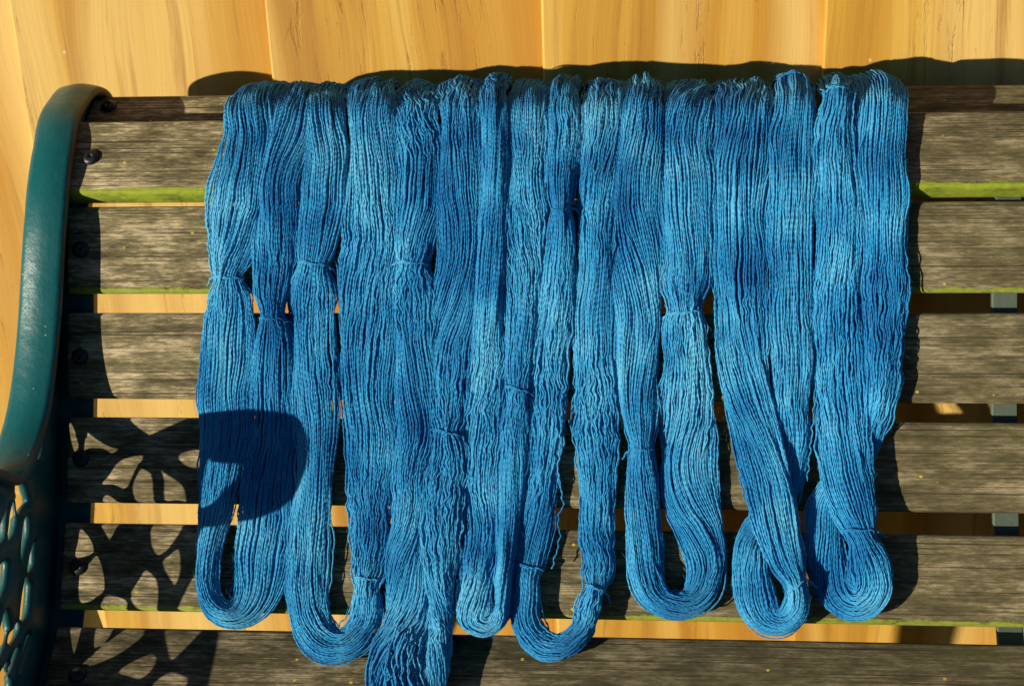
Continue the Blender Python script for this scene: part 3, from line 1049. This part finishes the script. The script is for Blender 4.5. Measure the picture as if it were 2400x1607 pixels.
        p3 = p2 + (tdir * frng.standard_normal((m, 1)) * 0.7 + out * 0.3 + frng.standard_normal((m, 3)) * 0.4) * ln * 0.5
        w = np.cross(tdir, out); w /= np.linalg.norm(w, axis=1)[:, None] + 1e-9
        w = w * 0.000075
        V = np.stack([p1 - w, p1 + w, p2 - w, p2 + w, p3 - w * 0.4, p3 + w * 0.4], 1).reshape(-1, 3)
        i6 = np.arange(m)[:, None] * 6
        Q = np.concatenate([i6 + np.array([[0, 1, 3, 2]]), i6 + np.array([[2, 3, 5, 4]])]).reshape(-1, 4)
        fuzz.add(V, Q, np.repeat(np.stack([frng.uniform(0, 50, len(Q)), np.zeros(len(Q))], -1), 4, 0))
    o = pk.build("yarn_strands", M, root); o['kind'] = 'stuff'
    o = fuzz.build("fuzz", M, root); o['kind'] = 'stuff'
    # tie threads
    proj = np.array([project(on_drape(X[i:i + 1], S[i:i + 1], np.array([0.006]))[0]) for i in range(0, len(t), 6)])
    for ti in ties:
        tx, ty = ti[0], ti[1]
        slope = ti[2] if len(ti) > 2 else 0.0
        tail = ti[3] if len(ti) > 3 else -1
        i = int(np.argmin((proj[:, 0] - tx) ** 2 + (proj[:, 1] - ty) ** 2)) * 6
        i = max(8, min(len(t) - 8, i))
        sgn = 1.0 if tg2[i, 1] > 0 else -1.0
        sd = side[i] * sgn * (1 if True else -1)
        al = tg2[i] * sgn
        tp = Pack()
        for turn in range(2):
            aa = np.linspace(0, 2 * math.pi, 64)
            rw = HW[i] * 1.03 + 0.0006
            lat = rw * np.cos(aa)
            h = LIFT[i] + thick[i] * 0.5 + (thick[i] * 0.5 + 0.0010) * np.sin(aa) + 0.0004 * np.sin(aa * 9 + turn * 2)
            h = np.maximum(h, 0.0008)
            alo = slope * lat + (turn - 0.5) * 0.0016 * np.cos(aa * 1.0 + turn) + 0.0004 * np.sin(aa * 5 + turn)
            pos = c2[i] + sd * lat[:, None] + al * alo[:, None]
            P3d = on_drape(pos[:, 0], pos[:, 1], h)
            tp.add(*tube(P3d - loc, 0.00062, 5, 0.22, 2 * math.pi / 0.006, turn, 60 + turn))
        # knot and two short tails
        for q in range(2):
            u_ = np.linspace(0, 1, 16)
            Lr = 0.005 + 0.003 * q
            lat = tail * (HW[i] + 0.0015 + Lr * u_ * (0.8 if q else 0.5)) * np.sign(sd[0] if abs(sd[0]) > 0.3 else 1)
            alo = slope * lat * 0 + slope * tail * HW[i] + 0.0035 * u_ * (1 + q) + 0.0010 * np.sin(u_ * 9 + q)
            h = LIFT[i] + thick[i] * 0.55 + 0.0015 * np.sin(u_ * 5 + q) - 0.004 * u_
            pos = c2[i] + sd * lat[:, None] + al * alo[:, None]
            P3d = on_drape(pos[:, 0], pos[:, 1], np.maximum(h, 0.001))
            tp.add(*tube(P3d - loc, 0.00065, 5, 0.22, 2 * math.pi / 0.006, q, 70 + q))
        tp.build("tie", M, root)
    for st in strays:
        rows = []
        for x, y, hh in st:
            Xs, Ss = to_drape(x, y, hh)
            rows.append((Xs, Ss, hh))
        dn = resample(catmull(rows, 12), 0.0014)
        wv = np.linspace(0, len(dn) * 0.0014, len(dn))
        dn[:, 0] += 0.0005 * np.sin(wv * 520 + seed) + 0.0004 * np.sin(wv * 910)
        P3d = on_drape(dn[:, 0], dn[:, 1], dn[:, 2])
        sp = Pack()
        sp.add(*tube(P3d - loc, DIA * 0.42, 6, 0.27, 2 * math.pi / 0.0098, 0, seed))
        sp.build("stray_strand", M, root)
    return root

# control points: x, y, half width (notes pixels), lift (m), twist (rad)
SK = []
SK.append(dict(label="leftmost blue yarn skein, in the shadow of the bench arm", ties=[(523, 636, 0.05, -1), (624, 716, 0.12, 1)],
  ctrl=[(602,205,56),(570,300,60),(547,400,60),(533,500,62),(527,590,52),(523,636,37),(524,680,50),(518,760,58),(516,850,58),(511,950,55),(506,1050,49),
        (494,1150,38),(483,1250,28),(480,1330,24),(494,1392,26),(535,1408,32),(580,1370,48),(600,1290,64),(603,1200,67),(610,1100,63),(617,1000,56),
        (616,900,52),(622,800,44),(624,716,31),(622,650,42),(627,550,46),(635,450,48),(650,350,52),(665,280,54),(680,205,52)]))
SK.append(dict(label="second blue yarn skein from the teal bench end, loop hanging open below", ties=[(718, 602, 0.02, 1), (838, 1336, 0.08, 1)],
  ctrl=[(752,203,48),(745,300,48),(738,400,50),(728,500,50),(719,602,40),(713,680,52),(720,800,51),(722,900,48),(726,1000,40),(722,1100,36),(708,1200,44),
        (700,1300,46),(706,1400,44),(735,1462,42),(785,1476,36),(828,1440,36),(842,1390,32),(840,1336,30),(845,1250,40),(848,1150,47),(848,1000,58),
        (845,900,60),(842,800,64),(840,700,65),(843,500,64),(850,400,60),(852,300,54),(850,203,52)]))
SK.append(dict(label="blue yarn skein with a crumpled curly end resting on the bench seat", ties=[(945, 602, 0.1, -1), (1022, 988, 0.22, 1)], n=112, crimp=2.1,
  ctrl=[(950,200,52),(950,300,52),(950,400,50),(948,500,48),(946,602,40),(952,700,48),(952,800,48),(950,900,46),(946,1000,42),(940,1100,38),(935,1200,36),
        (925,1280,44,0.004,0.5),(935,1370,50,0.006,1.4),(930,1450,56,0.008,2.2),(905,1530,60,0.010,3.0),(905,1610,52,0.008,3.4),(950,1640,40,0.004,3.0),(985,1570,36,0.002,2.4),
        (1005,1480,28,0.002,1.4),(1012,1400,26,0.003,0.7),(1010,1320,30,0.004),(1008,1240,42,0.004),(1012,1120,48,0.003),(1022,1050,44),(1022,988,36),(1024,900,48),
        (1035,760,50),(1042,600,48),(1050,450,50),(1056,300,50),(1056,200,52)]))
SK.append(dict(label="slim blue yarn skein ending in a folded bundle, left of the open narrow loop", ties=[(1183, 892, 0.25, 1)], crimp=1.9, n=92,
  ctrl=[(1128,206,30),(1134,300,30),(1136,400,30),(1130,500,32),(1126,600,34),(1120,700,36),(1116,800,38),(1108,900,42),(1100,1000,44),(1098,1100,46),(1096,1200,44),
        (1094,1280,42,0.003,0.3),(1090,1340,40,0.006,0.6),(1084,1392,42,0.009,0.9),(1096,1430,40,0.009,1.2),(1128,1432,28,0.004,1.2),(1150,1396,15),(1152,1340,17),(1156,1260,18),(1163,1180,26),
        (1172,1080,30),(1178,980,30),(1183,892,31),(1187,800,35),(1196,700,37),(1201,600,38),(1205,480,42),(1208,380,42),(1208,300,44),(1210,206,46)]))
SK.append(dict(label="blue yarn skein with a thin open loop, tied near its top, at the middle", ties=[(1284, 466, -0.03, 1), (1206, 1312, 0.1, -1), (1360, 1347, 0.05, 1)], n=90, crimp=1.7,
  ctrl=[(1292,200,38),(1290,300,38),(1286,380,36),(1284,466,24),(1283,550,30),(1268,700,37),(1256,850,40),(1247,1000,38),(1238,1100,35),(1222,1200,42),(1208,1312,32),
        (1198,1400,32),(1218,1458,32),(1265,1486,27),(1312,1470,22),(1340,1415,22),(1360,1347,23),(1374,1300,28),(1366,1220,32),(1366,1100,38),(1364,1000,44),
        (1360,800,42),(1362,600,40),(1366,400,42),(1374,300,44),(1384,200,46)],
  strays=[[(1284,900,0.008),(1282,1000,0.010),(1276,1080,0.012),(1288,1150,0.014),(1276,1185,0.012),(1280,1230,0.013),(1262,1300,0.010)]]))
SK.append(dict(label="blue yarn skein with a rounded open loop and two pinched ties", ties=[(1468, 1030, 0.0, -1), (1568, 706, -0.04, -1)],
  ctrl=[(1468,195,42),(1466,300,46),(1456,400,50),(1452,500,53),(1452,700,53),(1453,850,48),(1463,950,38),(1468,1030,27),(1474,1100,36),(1476,1200,40),(1476,1300,36),
        (1494,1362,32,0.002),(1540,1386,30,0.004),(1592,1364,36,0.004,0.5),(1612,1300,44,0.004,0.6),(1600,1230,50,0.002,0.2),(1582,1150,58,0,-0.3),(1574,1050,56,0,-0.6),(1571,950,52),(1570,850,50),(1568,760,43),
        (1568,706,36),(1568,650,48),(1570,500,52),(1571,400,54),(1570,300,54),(1572,197,56)]))
SK.append(dict(label="twisted blue yarn skein whose legs cross above a small tied loop", ties=[(1817, 1332, -0.35, 1), (1818, 188, -0.05, 1)], n=112,
  ctrl=[(1700,197,60),(1696,300,64),(1694,400,64),(1694,500,64),(1693,650,63),(1702,800,58,0.001,-0.1),(1714,900,54,0.003,-0.3),(1732,1000,53,0.007,-0.6),(1750,1100,54,0.010,-0.9),(1768,1200,50,0.012,-1.2),
        (1795,1280,42,0.010,-1.4),(1816,1340,29,0.009,-1.5),(1816,1395,30,0.006,-1.5),(1790,1428,34,0.004,-1.3),(1752,1412,42,0.001,-1.0),(1724,1360,46,0,-0.6),(1716,1300,40,0,-0.3),(1724,1230,34,0,0,0.007),(1768,1170,30,0,0,0.006),
        (1806,1110,26,0,0,0.007),(1818,1020,36,0,0,0.010),(1814,900,42),(1812,800,48),(1811,700,50),(1811,500,50),(1813,350,52),(1818,260,48),(1820,203,40)],
  strays=[[(1668,930,0.004),(1682,1010,0.006),(1690,1080,0.008),(1702,1140,0.006)], [(1864,880,0.004),(1860,960,0.008),(1852,1040,0.008),(1846,1100,0.006)]]))
SK.append(dict(label="rightmost blue yarn skein, curling into a thick round loop", ties=[(1915, 228, 0.02, 1), (1955, 1232, 0.28, 1)], n=112, light=1.05,
  ctrl=[(1915,193,40),(1915,228,36),(1911,300,46),(1914,400,49),(1916,500,51),(1917,650,53),(1920,800,58),(1923,900,61),(1930,1000,58,0.005,-0.2),(1936,1100,58,0.010,-0.4),(1952,1180,46,0.010,-0.5),
        (1968,1235,36,0.011,-0.6),(1985,1290,44,0.010,-0.7),(1984,1345,48,0.008,-0.9),(1955,1378,46,0.004,-1.0),(1912,1352,46,0,-0.8),(1892,1290,44,0,-0.5),(1884,1220,38,0,0,0.010),(1892,1150,32,0,0,0.006),(1940,1080,30,0,0,0.005),
        (1988,1010,26,0,0,0.006),(2006,940,28,0,0,0.010),(2020,850,38),(2022,700,46),(2024,500,54),(2020,400,56),(2018,300,56),(2016,197,58)],
  strays=[[(1868,900,0.005),(1872,980,0.009),(1884,1050,0.008)], [(2062,700,0.006),(2060,800,0.010),(2050,900,0.008)]]))
def curly_end(root, cx, cy, seed, count=30):
    """loose strands crumpled into little curls where the skein end lies on the seat"""
    rng = np.random.default_rng(seed)
    M = root.children[0].data.materials[0]
    loc = np.array(root.location)
    pk = Pack()
    for k in range(count):
        f = rng.uniform(-1, 1)
        x0, y0 = cx + 12 + 42 * f, cy - 72 + rng.normal(0, 14)
        x1, y1 = cx - 4 + 62 * f + rng.normal(0, 9), cy + 75 + rng.normal(0, 14)
        amp, ph, wl = rng.uniform(1.2, 4.0), rng.uniform(0, 6), rng.uniform(0.22, 0.40)
        if rng.random() < 0.22 and f < 0.3:
            amp *= 1.9
        rows = []
        h0 = 0.010 + 0.011 * math.sqrt(max(0, 1 - f * f)) * rng.uniform(0.6, 1.0)
        for j in range(22):
            u_ = j / 21
            x = x0 + (x1 - x0) * u_ + amp * min(1, 2.5 * u_) * math.sin(ph + u_ * 6.28 / wl) - 10 * math.sin(u_ * 3.1)
            y = y0 + (y1 - y0) * u_ + amp * min(1, 2.5 * u_) * 0.9 * math.cos(ph + u_ * 6.28 / wl * 0.9)
            h = float(np.clip(h0 + 0.0015 * math.sin(ph + u_ * 9), 0.005, 0.024))
            X, S_ = to_drape(x, y, 0.012)
            rows.append((X, S_, h))
        dn = resample(catmull(rows, 8), 0.0013)
        P3d = on_drape(dn[:, 0], dn[:, 1], dn[:, 2])
        pk.add(*tube(P3d - loc, DIA * 0.5, 5, 0.26, 2 * math.pi / 0.0078, rng.uniform(0, 6), rng.uniform(0, 50)))
    o = pk.build("curly_end", M, root)
    o['kind'] = 'stuff'

for i, s in enumerate(SK):
    rt = skein(i, s['ctrl'], s['label'], s['ties'], 20 + i * 3, n=s.get('n', 105), crimp=s.get('crimp', 1.2), light=s.get('light', 1.0), strays=s.get('strays', ()))
    if i == 2:
        curly_end(rt, 917, 1535, 4, 46)
